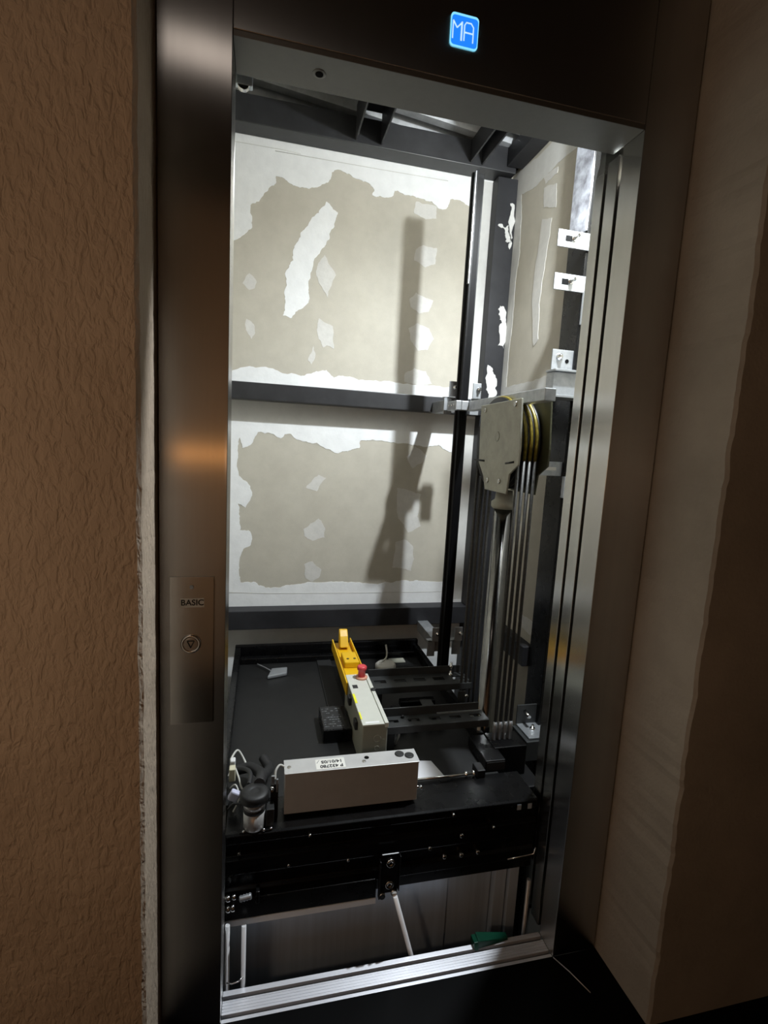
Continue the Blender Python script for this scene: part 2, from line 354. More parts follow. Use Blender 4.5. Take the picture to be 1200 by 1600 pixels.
# ------------------------------------------------------------------ landing door frame
WO, HO = .84, 2.01
fr = thing('door_frame', (.42, .05, 0), 'brushed stainless steel lift door frame around the open doorway', 'door frame')
def part(name, mb, m, p, bev=0., lab=None):
    o = mb.build(name, m, p, bev)
    if lab: o['label'] = lab
    return o
m = MB(); m.prism([(-.124, 0, 0), (0, 0, 0), (0, .1, 0), (-.012, .1, 0), (-.012, .014, 0), (-.112, .014, 0), (-.112, .085, 0), (-.124, .085, 0)], (0, 0, 2.355))
part('jamb', m, 'stain', fr, .0012)
m = MB(); m.prism([(WO, 0, 0), (.965, 0, 0), (.965, .066, 0), (.953, .066, 0), (.953, .014, 0), (WO+.012, .014, 0), (WO+.012, .066, 0), (WO, .066, 0)], (0, 0, 2.355))
part('jamb', m, 'stain', fr, .0012)
m = MB(); m.prism([(.0005, 0, 2.355), (.0005, 0, HO+.0102), (.0005, .0135, HO+.0102), (.0005, .0135, 2.355)], (WO-.001, 0, 0))
part('header', m, 'stain', fr, .0012)
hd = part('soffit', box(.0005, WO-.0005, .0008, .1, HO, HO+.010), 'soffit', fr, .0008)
k = MB(); k.lathe((.155, .049, HO+.0005), (0, 0, -1), [(0, .013), (.0012, .013), (.0015, .0095)]); part('keyhole_ring', k, 'soffit', hd)
k = MB(); k.cyl((.155, .049, HO), (.155, .049, HO-.0022), .0075, 16); part('keyhole', k, 'hole', hd)
# indicator
fi = thing('floor_indicator', (.422, 0, 2.075), 'small blue lit floor indicator with white MR letters on the header', 'display')
x0, x1, z0, z1 = .394, .450, 2.0765, 2.1335
def rrect(x0, x1, z0, z1, r, y):
    P = []
    for cx, cz, a0 in ((x1-r, z1-r, 0), (x0+r, z1-r, 90), (x0+r, z0+r, 180), (x1-r, z0+r, 270)):
        for i in range(6): a = math.radians(a0+18*i); P.append((cx+r*math.cos(a), y, cz+r*math.sin(a)))
    return P
part('bezel', MB().prism(rrect(x0, x1, z0, z1, .007, -.0004), (0, -.0016, 0)), 'screenedge', fi)
part('screen', MB().prism(rrect(x0+.0018, x1-.0018, z0+.0022, z1-.0045, .006, -.002), (0, -.0006, 0)), 'screen', fi)
g = MB(); zb, zt = 2.088, 2.1185
def stroke(g, pts, r=.00125): g.tube([(a, -.0028, b) for a, b in pts], r, 8)
g2 = MB()
stroke(g2, [(.3985, zb), (.3985, zt)]); stroke(g2, [(.3985, zt), (.4065, zt-.011)]); stroke(g2, [(.4065, zt-.011), (.4155, zt-.001)]); stroke(g2, [(.4160, zb-.001), (.4160, zt)], .0018)
part('letter', g2, 'digit', fi)
g3 = MB(); stroke(g3, [(.4215, zb), (.4215, zt-.004), (.4245, zt+.001), (.4345, zt+.001), (.4395, zt-.005), (.4395, zb-.001)]); stroke(g3, [(.4215, zb+.0145), (.4395, zb+.0145)])
part('letter', g3, 'digit', fi)
# call panel
cp = thing('call_panel', (-.063, 0, .89), 'stainless call plate with one round button on the left jamb', 'call panel')
part('plate', box(-.105, -.022, -.0022, -.0002, .735, 1.042), 'stain_panel', cp, .0006)
def screw(p, pos, r=.006, ax=(0, -1, 0), mt='stain_dark', name='screw'):
    k = MB(); k.lathe(pos, ax, [(0, r), (r*.35, r*.9), (r*.5, r*.55), (r*.3, r*.4)], 16); return part(name, k, mt, p)
screw(cp, (-.064, -.0022, 1.021), .004)
st = part('sticker', box(-.0845, -.0405, -.0026, -.0021, .980, .9985), 'label', cp)
text_mesh('lettering', 'BASIC', .0165, 'ink', st, (-.0625, -.0030, .9894), (1, 0, 0), (0, 0, 1), bold=.0002)
k = MB(); k.lathe((-.065, -.002, .905), (0, -1, 0), [(0, .0195), (.003, .0192), (.0045, .017), (.0045, .0145), (.0025, .0142)], 36); bt = part('button_ring', k, 'chrome', cp)
k = MB(); k.lathe((-.065, -.002, .905), (0, -1, 0), [(0, .0135), (.0035, .0135), (.0042, .0125)], 32); bn = part('button', k, 'stain_panel', cp)
k = MB()
tri = [(-.0715, .912), (-.0585, .912), (-.065, .898)]
for a, b in zip(tri, tri[1:]+tri[:1]): k.tube([(a[0], -.0065, a[1]), (b[0], -.0065, b[1])], .0011, 6)
part('arrow', k, 'ink', bn)
# landing door panels, slid open into the pocket behind the right jamb
def panel(y0, y1, lbl, notch):
    t = thing('landing_door_panel', (.98, (y0+y1)/2, .01), lbl, 'door panel')
    m = MB()
    if notch:
        m.box(WO, 1.122, y0, y1, .012, 1.985)
        part('leaf', m, 'stain_panel', t, .0012)
        m = MB(); m.prism([(WO+.0005, y0+.001, 1.986), (WO+.0005, y1-.001, 1.986), (WO+.0005, y1-.012, 2.012), (WO+.0005, y1-.012, 2.055), (WO+.0005, y0+.001, 2.055)], (.2, 0, 0))
        part('hanger_plate', m, 'stain_panel', t)
    else:
        m.box(WO, 1.122, y0, y1, .012, 2.0); part('leaf', m, 'stain_panel', t, .0012)
    return t
panel(.0775, .117, 'stainless sliding door panel standing open just behind the right jamb', False)
panel(.1285, .163, 'innermost stainless sliding door panel beside the shaft on the right', True)
t = thing('light_baffle', (.42, .13, 2.05), 'added light-blocking track behind the header above the opening', 'baffle')  # unseen bar added to cut the work light falling on the left reveal
part('baffle', box(.0, WO, .134, .172, 2.054, 2.11), 'column', t, .001)
# zinc roller hanger at the top left, behind the soffit
hg = thing('door_roller_hanger', (.02, .14, 2.02), 'zinc roller hanger of the sliding door at the top left', 'door hanger')
part('bracket', box(-.003, .030, .134, .15, 2.015, 2.065), 'stain_dark', hg, .002)
k = MB(); k.lathe((.012, .135, 2.02), (0, 1, 0), [(0, .012), (.002, .013), (.006, .011), (.01, .013), (.012, .012)], 20); part('roller', k, 'chrome', hg)

# sill
si = thing('door_sill', (.42, .033, -.02), 'grooved aluminium threshold sill at the bottom of the doorway', 'sill')
m = MB()
prof = [(0, -.03), (0, 0), (.008, 0), (.008, -.010), (.017, -.010), (.017, 0)]
y = .017
for i in range(4): prof += [(y+.0052, 0), (y+.0052, -.0016), (y+.0068, -.0016), (y+.0068, 0)]; y += .0068
prof += [(.0475, 0), (.0475, -.010), (.0575, -.010), (.0575, 0), (.070, 0), (.070, -.03)]
m.prism([(.001, a, b) for a, b in prof], (WO-.002, 0, 0)); part('extrusion', m, 'alu', si, .0004)
for a, b in ((.0082, .0168), (.0477, .0573)): part('groove_strip', box(.002, WO-.002, a, b, -.0099, -.0094), 'groove', si)  # dark strip along the bottom of each groove
k = MB(); k.tube([(.84, -.003, .001), (.862, -.045, .0012), (.884, -.10, .0012)], .0012, 6)
tag(k.build('floor_trim', 'alu'), 'thin bright trim line on the black floor by the right jamb', 'trim')

# green wedge on the sill
gw = thing('plastic_wedge', (.69, .07, 0), 'green translucent plastic wedge lying on the right end of the sill', 'wedge')
m = MB(); m.prism([(.640, .050, .001), (.640, .080, .001), (.640, .080, .020), (.640, .056, .020)], (.012, 0, 0)); part('grip', m, 'green', gw, .001)
m = MB(); v = [m.bm.verts.new(p) for p in ((.652, .053, .002), (.652, .080, .002), (.652, .080, .026), (.652, .056, .022), (.742, .062, .002), (.742, .078, .002), (.742, .078, .010), (.742, .064, .008))]
for f in ((0, 1, 2, 3), (4, 5, 6, 7), (0, 1, 5, 4), (1, 2, 6, 5), (2, 3, 7, 6), (3, 0, 4, 7)): m.bm.faces.new([v[i] for i in f])
part('blade', m, 'green', gw, .001)

# ------------------------------------------------------------------ guide rail, brackets
gr = thing('guide_rail', (.826, .87, -1.9), 'tall black guide rail in front of the back wall at the right', 'rail')
m = MB(); m.prism([(.797, .845, -1.9), (.806, .845, -1.9), (.810, .868, -1.9), (.838, .868, -1.9), (.838, .880, -1.9), (.790, .880, -1.9), (.790, .868, -1.9), (.797, .866, -1.9)], (0, 0, 4.225))
part('profile', m, 'railblack', gr, .001)
part('lit_edge', box(.7945, .7975, .844, .858, 1.93, 2.32), 'raillit', gr)  # short bright strip painting the light caught by the upper rail edge
m = MB(); m.prism([(.806, .8451, -1.9), (.826, .849, -1.9), (.826, .8675, -1.9), (.809, .8675, -1.9)], (0, 0, 4.2)); part('blade', m, 'railblack', gr, .001)

def clip(zc, lbl, lbl2):
    t = thing('rail_bracket', (.83, 1.0, zc), lbl, 'bracket', 'zinc brackets holding the guide rail')
    for s, x0, x1 in ((0, .772, .802), (1, .872, .906)):
        pl = part('clip_plate', box(x0, x1, .905, .911, zc-.008, zc+.052), 'zinc', t, .001)
        k = MB(); xc = (x0+x1)/2; k.lathe((xc+.006, .905, zc+.028), (0, -1, 0), [(0, .009), (.008, .009), (.008, .005), (.018, .005)], 6); part('bolt', k, 'chrome', pl)
    part('angle', box(.757, .790, .915, .922, zc-.076, zc-.008), 'zinc', t, .001)
    part('flange', box(.757, .905, .915, .945, zc-.013, zc-.008), 'zinc', t, .001)
    part('strut', box(.79, .84, .925, 1.173, zc-.06, zc-.013), 'galv', t, .001)
    part('angle', box(.868, .905, .915, .922, zc-.072, zc-.008), 'zinc', t, .001)
    return t
clip(1.527, 'zinc bracket clamping the guide rail at the mid-height beam', '')
clip(.515, 'zinc bracket clamping the guide rail just above the car roof', '')

# brackets on the side column
def bolted_plate(px, lbl, yy=.57):
    a = at(px[0], px[1], 1, yy); b = at(px[2], px[3], 1, yy); c = at(px[4], px[5], 1, yy)
    t = thing('bolted_plate', (1.06, yy, (a.z+c.z)/2), lbl, 'plate', 'zinc plates bolted on the side column')
    pl = part('plate', box(a.x, 1.128, yy-.006, yy, c.z, a.z), 'zinc', t, .001)
    xc, zc = a.x+.045, (a.z+c.z)/2
    k = MB(); k.lathe((xc+.014, yy-.006, zc+.004), (0, -1, 0), [(0, .011), (.003, .011), (.003, .0085), (.011, .0085)], 6)
    k.cyl((xc+.014, yy-.017, zc+.004), (xc+.012, yy-.05, zc+.002), .0055, 12); part('bolt', k, 'chrome', t)
    k = MB(); k.prism([(xc-.018, yy-.0062, zc-.008), (xc+.006, yy-.0062, zc-.008), (xc+.006, yy-.0062, zc+.01), (xc-.018, yy-.0062, zc+.01)], (0, -.0006, 0)); part('slot', k, 'hole', t)
    return t
bolted_plate((872, 358, 920, 365, 871, 385), 'upper of the two bright zinc plates bolted on the side column')
bolted_plate((866, 426, 916, 431, 864, 452), 'lower of the two bright zinc plates bolted on the side column')
t = thing('small_zinc_angle', (1.12, .57, 1.8), 'small zinc strip below the lower bolted plate', 'bracket')
part('strip', box(1.098, 1.112, .560, .570, 1.755, 1.865), 'zinc', t, .001)
t = thing('angle_bracket', (1.07, .6, 1.56), 'large galvanised angle bracket above the pulley beam end', 'bracket')
part('upright', box(1.018, 1.128, .586, .592, 1.598, 1.672), 'galv', t, .001)
part('ledge', box(1.002, 1.128, .53, .592, 1.592, 1.599), 'galv', t, .001)
part('channel', box(1.006, 1.128, .545, .592, 1.512, 1.591), 'galv', t, .002)
part('shelf', box(.95, 1.128, .50, .592, 1.503, 1.511), 'zinc', t, .001)
k = MB(); k.cyl((1.075, .5865, 1.635), (1.075, .5845, 1.635), .007, 14); part('hole', k, 'hole', t)
k = MB(); k.lathe((1.045, .586, 1.648), (0, -1, 0), [(0, .012), (.004, .012), (.01, .007), (.016, .005)], 14); part('bolt', k, 'chrome', t)
t = thing('slotted_plate', (1.06, .6, 1.26), 'grey slotted plate on the side column beside the pulley', 'plate')
part('plate', box(.992, 1.128, .588, .595, 1.240, 1.290), 'galv', t, .001)
k = MB(); k.box(1.02, 1.075, .587, .5885, 1.259, 1.271); part('slot', k, 'chrome', t)
k = MB(); k.cyl((1.107, .5885, 1.265), (1.107, .5865, 1.265), .007, 14); part('hole', k, 'hole', t)
part('tongue', box(1.095, 1.128, .56, .575, 1.165, 1.24), 'galv', t, .001)
t = thing('lower_angle_bracket', (1.08, .6, .3), 'galvanised angle bracket with a bolt beside the lower rope ends', 'bracket')
part('upright', box(1.018, 1.128, .596, .602, .298, .372), 'armsteel', t, .001)
part('ledge', box(1.02, 1.128, .50, .602, .292, .298), 'galv', t, .001)
part('channel', box(1.006, 1.128, .49, .602, .215, .29), 'armsteel', t, .002)
k = MB(); k.lathe((1.06, .55, .298), (0, 0, 1), [(0, .011), (.008, .011), (.008, .005), (.02, .005)], 6); part('bolt', k, 'chrome', t)
k = MB(); k.lathe((1.05, .596, .348), (0, -1, -.2), [(0, .007), (.035, .007)], 12); part('bolt', k, 'chrome', t)

# ------------------------------------------------------------------ hydraulic ram, pulley head, ropes
hy = thing('hydraulic_ram', (.84, .5, -1.9), 'tall grey hydraulic cylinder standing below the pulley head', 'cylinder')
k = MB(); k.cyl((.84, .50, -1.9), (.84, .50, 1.13), .031, 40); part('tube', k, 'pistonsteel', hy)
k = MB(); k.lathe((.84, .50, 1.13), (0, 0, 1), [(0, .034), (.006, .04), (.022, .04), (.03, .03), (.06, .026)], 32); part('gland', k, 'greyplate', hy)
t = thing('ram_support_post', (.89, .72, -1.9), 'dark steel post standing behind the hydraulic cylinder and ropes', 'post')
part('post', box(.858, .925, .70, .75, -1.9, 1.22), 'column', t, .002); part('flange', box(.850, .933, .697, .70, -1.9, 1.22), 'column', t, .001)
ph = thing('pulley_head', (.84, .5, 1.18), 'grey pulley head with four rope grooves carried on the hydraulic ram', 'pulley')
PL = [(752, 634), (815, 622), (812, 700), (809, 727), (795, 741), (790, 772), (757, 764), (755, 744), (748, 722)]
pts = px_poly(PL, 0, .785)
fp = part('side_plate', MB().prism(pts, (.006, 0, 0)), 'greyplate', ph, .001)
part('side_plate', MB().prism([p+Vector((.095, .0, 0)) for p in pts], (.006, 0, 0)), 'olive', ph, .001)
for (a, b) in ((759, 641), (806, 631), (762, 750), (780, 752)):
    q = at(a, b, 0, .785); screw(fp, q, .009, (-1, 0, 0), 'stain_panel', 'bolt')
q = at(777, 682, 0, .785); k = MB(); k.lathe(q, (-1, 0, 0), [(0, .016), (.0008, .016), (.0010, .012), (.0004, .011)], 24); part('axle_end', k, 'boxfront', fp)
for (a, b, c, d) in ((742, 718, 757, 720), (790, 724, 803, 722)):
    p, q = at(a, b, 0, .7845), at(c, d, 0, .7845); k = MB(); k.tube([p, q], .003, 8); part('split_pin', k, 'rail', fp)
part('crossbar', box(.815, .850, .262, .838, 1.462, 1.497), 'galv', ph, .002, 'grey steel crossbar')
part('guide_shoe', box(.764, .786, .80, .895, 1.462, 1.497), 'galv', ph, .002)
part('guide_shoe', box(.7865, .8145, .80, .838, 1.462, 1.497), 'galv', ph, .002)
for y in (.82, .845, .87):
    k = MB(); k.lathe((.764, y, 1.48), (-1, 0, 0), [(0, .0045), (.003, .0045), (.004, .002)], 10); part('bolt', k, 'chrome', ph)
CY, CZ, RR = .505, 1.342, .142
k = MB()
prof = [(0, RR*.3), (0, RR+.004)]
for i in range(4):
    x = .004+i*.018; prof += [(x, RR+.004), (x+.003, RR-.004), (x+.011, RR-.004), (x+.014, RR+.004)]
prof += [(.080, RR+.004), (.080, RR*.3)]
k.lathe((.795, CY, CZ), (1, 0, 0), prof, 48); part('sheave', k, 'rail', ph)
RX = [.795+.004+i*.018+.007 for i in range(4)]
for i, x in enumerate(RX):                        # ropes over the sheave, one thing each
    r = RR+.003; pts = []
    pts += [(x, CY-r, .46), (x, CY-r, 1.0), (x, CY-r, CZ-.05)]
    pts += [(x, CY-r*math.cos(a), CZ+r*math.sin(a)) for a in [math.pi*j/24 for j in range(25)]]
    pts += [(x, CY+r, CZ-.05), (x, CY+r, .9), (x, CY+r, -1.85)]
    k = MB(); k.tube(pts[:3], .0052, 10, True)
    t = thing('suspension_rope', (x, CY-r, .46), ['steel rope nearest the doorway plate over the pulley', 'second steel rope over the pulley from the left', 'third steel rope over the pulley from the left', 'steel rope on the right edge of the pulley'][i], 'rope', 'steel ropes over the pulley')
    part('front_fall', k, 'rope', t)
    k = MB(); k.tube(pts[2:-2], .0056, 10, True); part('greased_bend', k, 'ropeyellow', t, 0, 'yellowish greased bend')
    k = MB(); k.tube(pts[-3:], .0052, 10, True); part('rear_fall', k, 'rope', t)
    k = MB(); k.lathe((x, CY-r, .40), (0, 0, 1), [(0, .004), (.0, .0075), (.05, .0075), (.06, .0055)], 12); part('rope_socket', k, 'galv', t)

# ------------------------------------------------------------------ lift car
car = thing('lift_car', (.38, .66, -1.8), 'black lift car seen from above with its roof and door gear in the doorway', 'lift car')
part('roof', box(-.02, .775, .24, 1.15, .345, .36), 'roofpaint', car, .002)
part('body', box(-.015, .77, .27, 1.14, -1.8, .344), 'blackmatt', car)
rm = MB(); rm.box(-.035, -.012, .24, 1.165, .345, .415); part('rim', rm, 'black', car, .003)
rm = MB(); rm.box(-.035, .79, 1.145, 1.168, .345, .42); part('rim', rm, 'black', car, .003)
rm = MB(); rm.box(.766, .789, .40, 1.145, .345, .40); part('rim', rm, 'black', car, .003)
part('far_channel', box(-.01, .76, 1.09, 1.12, .361, .385), 'black', car, .003)
part('roof_strip', box(.312, .372, .50, 1.10, .3605, .366), 'blackmatt', car, .001, 'flat grey stiffening strip')
# front header of the car
m = MB(); m.prism([(-.002, a, b) for a, b in ((.245, .366), (.128, .366), (.122, .362), (.122, .342), (.13, .338), (.13, .305), (.119, .300), (.119, .262), (.128, .257), (.128, .222), (.12, .217), (.12, .19), (.128, .186), (.128, .154), (.245, .154))], (.833, 0, 0))
hdr = part('front_header', m, 'black', car, .0015)
part('lower_cover', box(-.002, .376, .108, .127, .15, .205), 'black', hdr, .002)
part('edge_strip', box(-.002, .376,   .107, .128, .1335, .1495), 'strip', hdr, .001, 'dull aluminium edge strip')
# hanging lever plate
lv = part('lever_plate', box(.382, .431, .098, .104, .168, .280), 'black', car, .004)
part('edge_flange', box(.379, .3822, .092, .104, .158, .265), 'rail', lv, .0008)
part('edge_flange', box(.4308, .4335, .092, .104, .175, .275), 'rail', lv, .0008)
for z in (.256, .194):
    k = MB(); k.lathe((.407, .098, z), (0, -1, 0), [(0, .0115), (.004, .0115), (.006, .009), (.004, .005), (.003, .004)], 20); part('bolt', k, 'stain_panel', lv)
for x, z in ((.389, .165), (.420, .170)):
    k = MB(); k.lathe((x, .096, z), (0, -1, 0), [(-.008, .008), (0, .009), (.004, .008)], 16); part('pivot', k, 'stain_panel', lv)
part('stand_off', box(.39, .425, .103, .13, .17, .27), 'black', lv)
for x, z, r in ((.563, .231, .006), (.611, .229, .006), (.659, .231, .0055), (.608, .287, .006), (.52, .262, .005), (.30, .262, .004), (.15, .27, .004), (.70, .30, .004), (.03, .32, .004), (.20, .345, .004), (.58, .352, .004)):
    k = MB(); k.lathe((x, .1195, z), (0, -1, 0), [(-.01, r), (.003, r), (.005, r*.6), (.0045, r*.3)], 14); part('screw', k, 'stain_panel', hdr)
for x in (.768, .80): part('slot', box(x, x+.012, .1212, .1222, .340, .356), 'stain_dark', hdr)
k = MB(); k.tube([(.745, .108, .205), (.80, .106, .210), (.822, .105, .213), (.826, .105, .232)], .002, 8); part('wire_hook', k, 'chrome', car)
# rollers of the door gear at the left end
for x, z, r, L in ((.006, .216, .008, .016), (.02, .218, .007, .014), (.006, .188, .009, .015), (.017, .189, .009, .015)):
    k = MB(); k.lathe((x, .104, z), (1, 0, .1), [(-L*.3, r*.7), (0, r), (L*.4, r)], 14); part('roller', k, 'chrome', car)
k = MB(); k.tube([(.034+.0035*i, .102, .2115+.0006*i) for i in range(9)], [.006+.002*(i % 2) for i in range(9)], 12); part('spring', k, 'galv', car)
part('spring_stop', box(.072, .081, .098, .12, .195, .228), 'black', car, .002)
# car doors below the header
dl = part('car_door', box(-.01, .60, .165, .185, -1.75, .153), 'stain_dark', car, .002)
dr = part('car_door', box(.602, .735, .172, .19, -1.75, .153), 'stain_dark', car, .002)
part('door_post', box(.737, .772, .15, .19, -1.75, .153), 'stain_dark', car, .002)
part('door_post', box(.776, .805, .14, .19, -1.75, .153), 'stain_dark', car, .002)
# rods
def rod(a, b, r, lbl, mt='rodsteel'):
    k = MB(); k.cyl(a, b, r, 16); return tag(k.build('steel_rod', mt), lbl, 'rod')
rod((.008, .088, -.6), (.008, .088, .160), .0055, 'bright steel rod hanging next to the left jamb above the sill')
r2 = rod((.046, .090, -.6), (.046, .090, .150), .0055, 'bright steel rod second from the left jamb above the sill')
rod((.422, .088, .166), (.578, .088, -.365), .0060, 'slanted bright steel rod hanging below the lever plate')
rod((.812, .1, -.5), (.812, .1, .14), .0055, 'dull steel rod by the right jamb above the green wedge', 'galv')
k = MB(); k.tube([(.008, .082, .008), (.02, .079, .006), (.035, .079, .009), (.046, .084, .014)], .0018, 8)
tag(k.build('tie_wire', 'chrome'), 'short wire tying the two left rods together', 'wire')

# ------------------------------------------------------------------ things on the car roof
ib = thing('inspection_box', (.405, .5, .361), 'long pale grey inspection control box standing on the car roof', 'control box')
part('case', box(.367, .443, .33, .655, .362, .497), 'boxfront', ib, .003)
lid = part('lid', box(.366, .432, .328, .655, .4975, .5025), 'boxgrey', ib, .001)
part('lid_flange', box(.4335, .445, .328, .652, .490, .505), 'boxgrey', ib, .001)
# red stop button
k = MB(); k.lathe((.418, .625, .5025), (0, 0, 1), [(0, .021), (.006, .021), (.007, .015)], 28); part('button_collar', k, 'orange', ib)
k = MB(); k.lathe((.418, .625, .509), (0, 0, 1), [(0, .013), (.022, .013), (.026, .017), (.036, .0165), (.039, .013)], 28); part('stop_button', k, 'red', ib)
part('switch_mark', box(.376, .393, .552, .575, .5026, .5034), 'ink', lid)
part('sticker', box(.3665, .374, .455, .515, .5026, .5032), 'lemon', lid); part('sticker', box(.3665, .371, .36, .40, .5026, .5032), 'lemon', lid)
lb = part('nameplate', box(.376, .418, .334, .344, .5026, .503), 'white', lid)
k = MB()
k.lathe((.440, .53, .505), (0, 0, 1), [(0, .009), (.003, .009), (.005, .006)], 18); part('lid_screw', k, 'dark', ib)
for z, r in ((.455, .012), (.425, .008)):
    k = MB(); k.lathe((.412, .330, z), (0, -1, 0), [(0, r), (.001, r), (.0012, r*.75), (.0005, r*.7)], 24); part('knockout', k, 'boxfront', ib)
for y, z in ((.52, .47), (.40, .455)): part('side_switch', box(.357, .3668, y, y+.03, z-.012, z+.016), 'dark', ib, .003)
# yellow socket holder behind it
yb = thing('yellow_lever_bracket', (.405, .8, .37), 'yellow plastic lever bracket behind the red stop button', 'bracket')
part('tray', box(.372, .434, .66, .985, .478, .486), 'yellow', yb, .002)
part('side_wall', box(.3605, .3660, .60, .99, .455, .500), 'yellow', yb, .001)
part('side_wall', box(.4345, .439, .72, .985, .478, .506), 'yellow', yb, .001)
part('middle_block', box(.376, .432, .74, .835, .486, .510), 'yellow', yb, .004)
m = MB(); m.prism([(.384, .965, .486), (.384, .935, .486), (.384, .905, .497), (.384, .93, .535), (.384, .952, .556), (.384, .966, .554)], (.034, 0, 0)); part('lever', m, 'yellow', yb, .003)
for x in (.392, .418):
    k = MB(); k.cyl((x, .77, .5095), (x, .77, .5112), .005, 12); part('screw', k, 'dark', yb)
part('foot', box(.385, .42, .70, .95, .361, .478), 'blackmatt', yb)
# black power supply
ps = thing('power_supply', (.32, .55, .361), 'black power supply box with grey print beside the inspection box', 'box')
part('case', box(.272, .362, .475, .625, .361, .405), 'black', ps, .003)
tp = part('printed_label', box(.275, .345, .48, .62, .4052, .4056), 'blackmatt', ps)
rnd = random.Random(3)
m = MB()
for i in range(9):
    yy = .605-.0135*i; x = .279
    while x < .335:
        w = rnd.uniform(.002, .009)
        if rnd.random() < .62: m.box(x, min(x+w, .340), yy-.003, yy+rnd.uniform(.0, .003), .4057, .406)
        x += w+.0022
part('print', m, 'whiteprint', tp)
# door operator control box
ob = thing('door_operator_box', (.31, .19, .37), 'flat galvanised door operator box with a paper label at the car front', 'box')
m = MB(); m.prism([(.137, .161, .376), (.488, .161, .376), (.488, .161, .486), (.137, .161, .486)], (0, .055, 0)); part('case', m, 'boxmetal', ob, .0015)
top = part('top_plate', box(.1355, .490, .159, .217, .4862, .4885), 'boxmetal', ob, .0006)
sl = part('paper_label', box(.216, .292, .165, .206, .4886, .4890), 'label', top)
text_mesh('lettering', 'P 432780', .0158, 'ink', sl, (.256, .1755, .4892), (-1, 0, 0), (0, -1, 0), bold=.0004)
text_mesh('lettering', '14/01/05', .0158, 'ink', sl, (.258, .1935, .4892), (-1, 0, 0), (0, -1, 0), bold=.0004)
k = MB(); k.tube([(.219, .19, .4893), (.226, .202, .4893)], .0005, 5); part('pen_stroke', k, 'ink', sl)
for x, y, r in ((.443, .198, .0125), (.468, .188, .0125)):
    k = MB(); k.lathe((x, y, .4885), (0, 0, 1), [(0, r), (.002, r), (.003, r*.8)], 24); part('grommet', k, 'dark', ob)
k = MB(); k.cyl((.352, .196, .4884), (.352, .196, .4892), .0065, 16); part('hole', k, 'hole', ob)
for x, y in ((.342, .181), (.148, .185)):
    k = MB(); k.lathe((x, y, .4885), (0, 0, 1), [(0, .0055), (.0015, .005), (.001, .003)], 14); part('screw', k, 'stain_panel', ob)
part('stand', box(.15, .475, .17, .21, .3665, .3762), 'black', ob)
k = MB(); k.cyl((.488, .185, .397), (.502, .18, .397), .004, 12); k.lathe((.502, .18, .397), (1, -.2, 0), [(0, .006), (.006, .006)], 6); part('bolt', k, 'chrome', ob)
# door motor
dm = thing('door_motor', (.062, .15, .367), 'silver cylindrical door motor with a black cap at the front left of the car roof', 'motor')
MX, MY = .064, .145
k = MB(); k.lathe((MX, MY, .368), (0, 0, 1), [(0, .024), (.004, .026), (.046, .026)], 32); part('can', k, 'motorcan', dm)
k = MB(); k.lathe((MX, MY, .413), (0, 0, 1), [(0, .0262), (.010, .0262)], 32); part('band', k, 'dark', dm)
k = MB(); k.lathe((MX, MY, .4225), (0, 0, 1), [(0, .0258), (.014, .0258), (.016, .024)], 32); part('collar', k, 'motorcan', dm)
k = MB(); k.lathe((MX, MY, .4385), (0, 0, 1), [(0, .029), (.004, .034), (.020, .034), (.024, .031), (.026, .012), (.024, .01)], 36); part('cap', k, 'dark', dm, 0, 'black cap')
part('mount', box(.03, .105, .125, .18, .3664, .3685), 'black', dm, .002)
part('terminal_block', box(.092, .112, .135, .165, .3685, .415), 'blackmatt', dm, .002)
for x, y in ((.04, .128), (.088, .127), (.105, .129)):
    k = MB(); k.lathe((x, y, .3665), (0, 0, 1), [(0, .004), (.004, .004), (.006, .002)], 12); part('screw', k, 'chrome', dm)
# cable bundle left of the motor
def smooth(pts, n=8):
    pts = [Vector(p) for p in pts]; out = []
    for i in range(len(pts)-1):
        p0, p1, p2, p3 = pts[max(i-1, 0)], pts[i], pts[i+1], pts[min(i+2, len(pts)-1)]
        for j in range(n):
            t = j/n; out.append(.5*((2*p1)+(p2-p0)*t+(2*p0-5*p1+4*p2-p3)*t*t+(3*p1-p0-3*p2+p3)*t**3))
    return out+[pts[-1]]
cbn = thing('cable_bundle', (.03, .3, .365), 'tangle of black sleeved cables and plugs at the left front of the car roof', 'cables')
for pts, r, mt, nm in ((([.075, .17, .462], [.080, .22, .45], [.072, .28, .42], [.05, .33, .40], [.015, .34, .39]), .014, 'sleeve', 'sleeve'),
                       (([.078, .2, .455], [.095, .26, .43], [.10, .33, .395], [.085, .39, .385]), .013, 'sleeve', 'sleeve'),
                       (([.05, .18, .455], [.052, .23, .45], [.035, .29, .425], [-.005, .32, .41]), .0055, 'sleeve', 'cable'),
                       (([-.005, .34, .42], [.012, .37, .43], [.03, .36, .41], [.045, .33, .39]), .003, 'cable', 'cable'),
                       (([-.008, .3, .40], [.006, .31, .42], [.02, .28, .41], [.03, .24, .405], [.045, .2, .42]), .0025, 'cable', 'cable'),
                       (([.0, .2, .38], [.012, .19, .40], [.03, .18, .405], [.038, .17, .43]), .003, 'sleeve', 'cable'),
                       (([.0, .25, .40], [.015, .24, .415], [.025, .21, .40], [.012, .18, .385]), .002, 'cable', 'cable')):
    k = MB(); k.tube(smooth(pts), r, 10); part(nm, k, mt, cbn)
m = MB(); m.box(-.004, .012, .268, .29, .405, .44); part('plug', m, 'cream', cbn, .002, 'cream plug')
m = MB(); m.box(.0, .026, .205, .222, .392, .418, Matrix.Rotation(.5, 3, 'Y')); part('plug', m, 'lavender', cbn, .004, 'pale lavender plug')
m = MB(); m.box(-.004, .01, .31, .33, .415, .437); part('plug', m, 'white', cbn, .003, 'white plug')
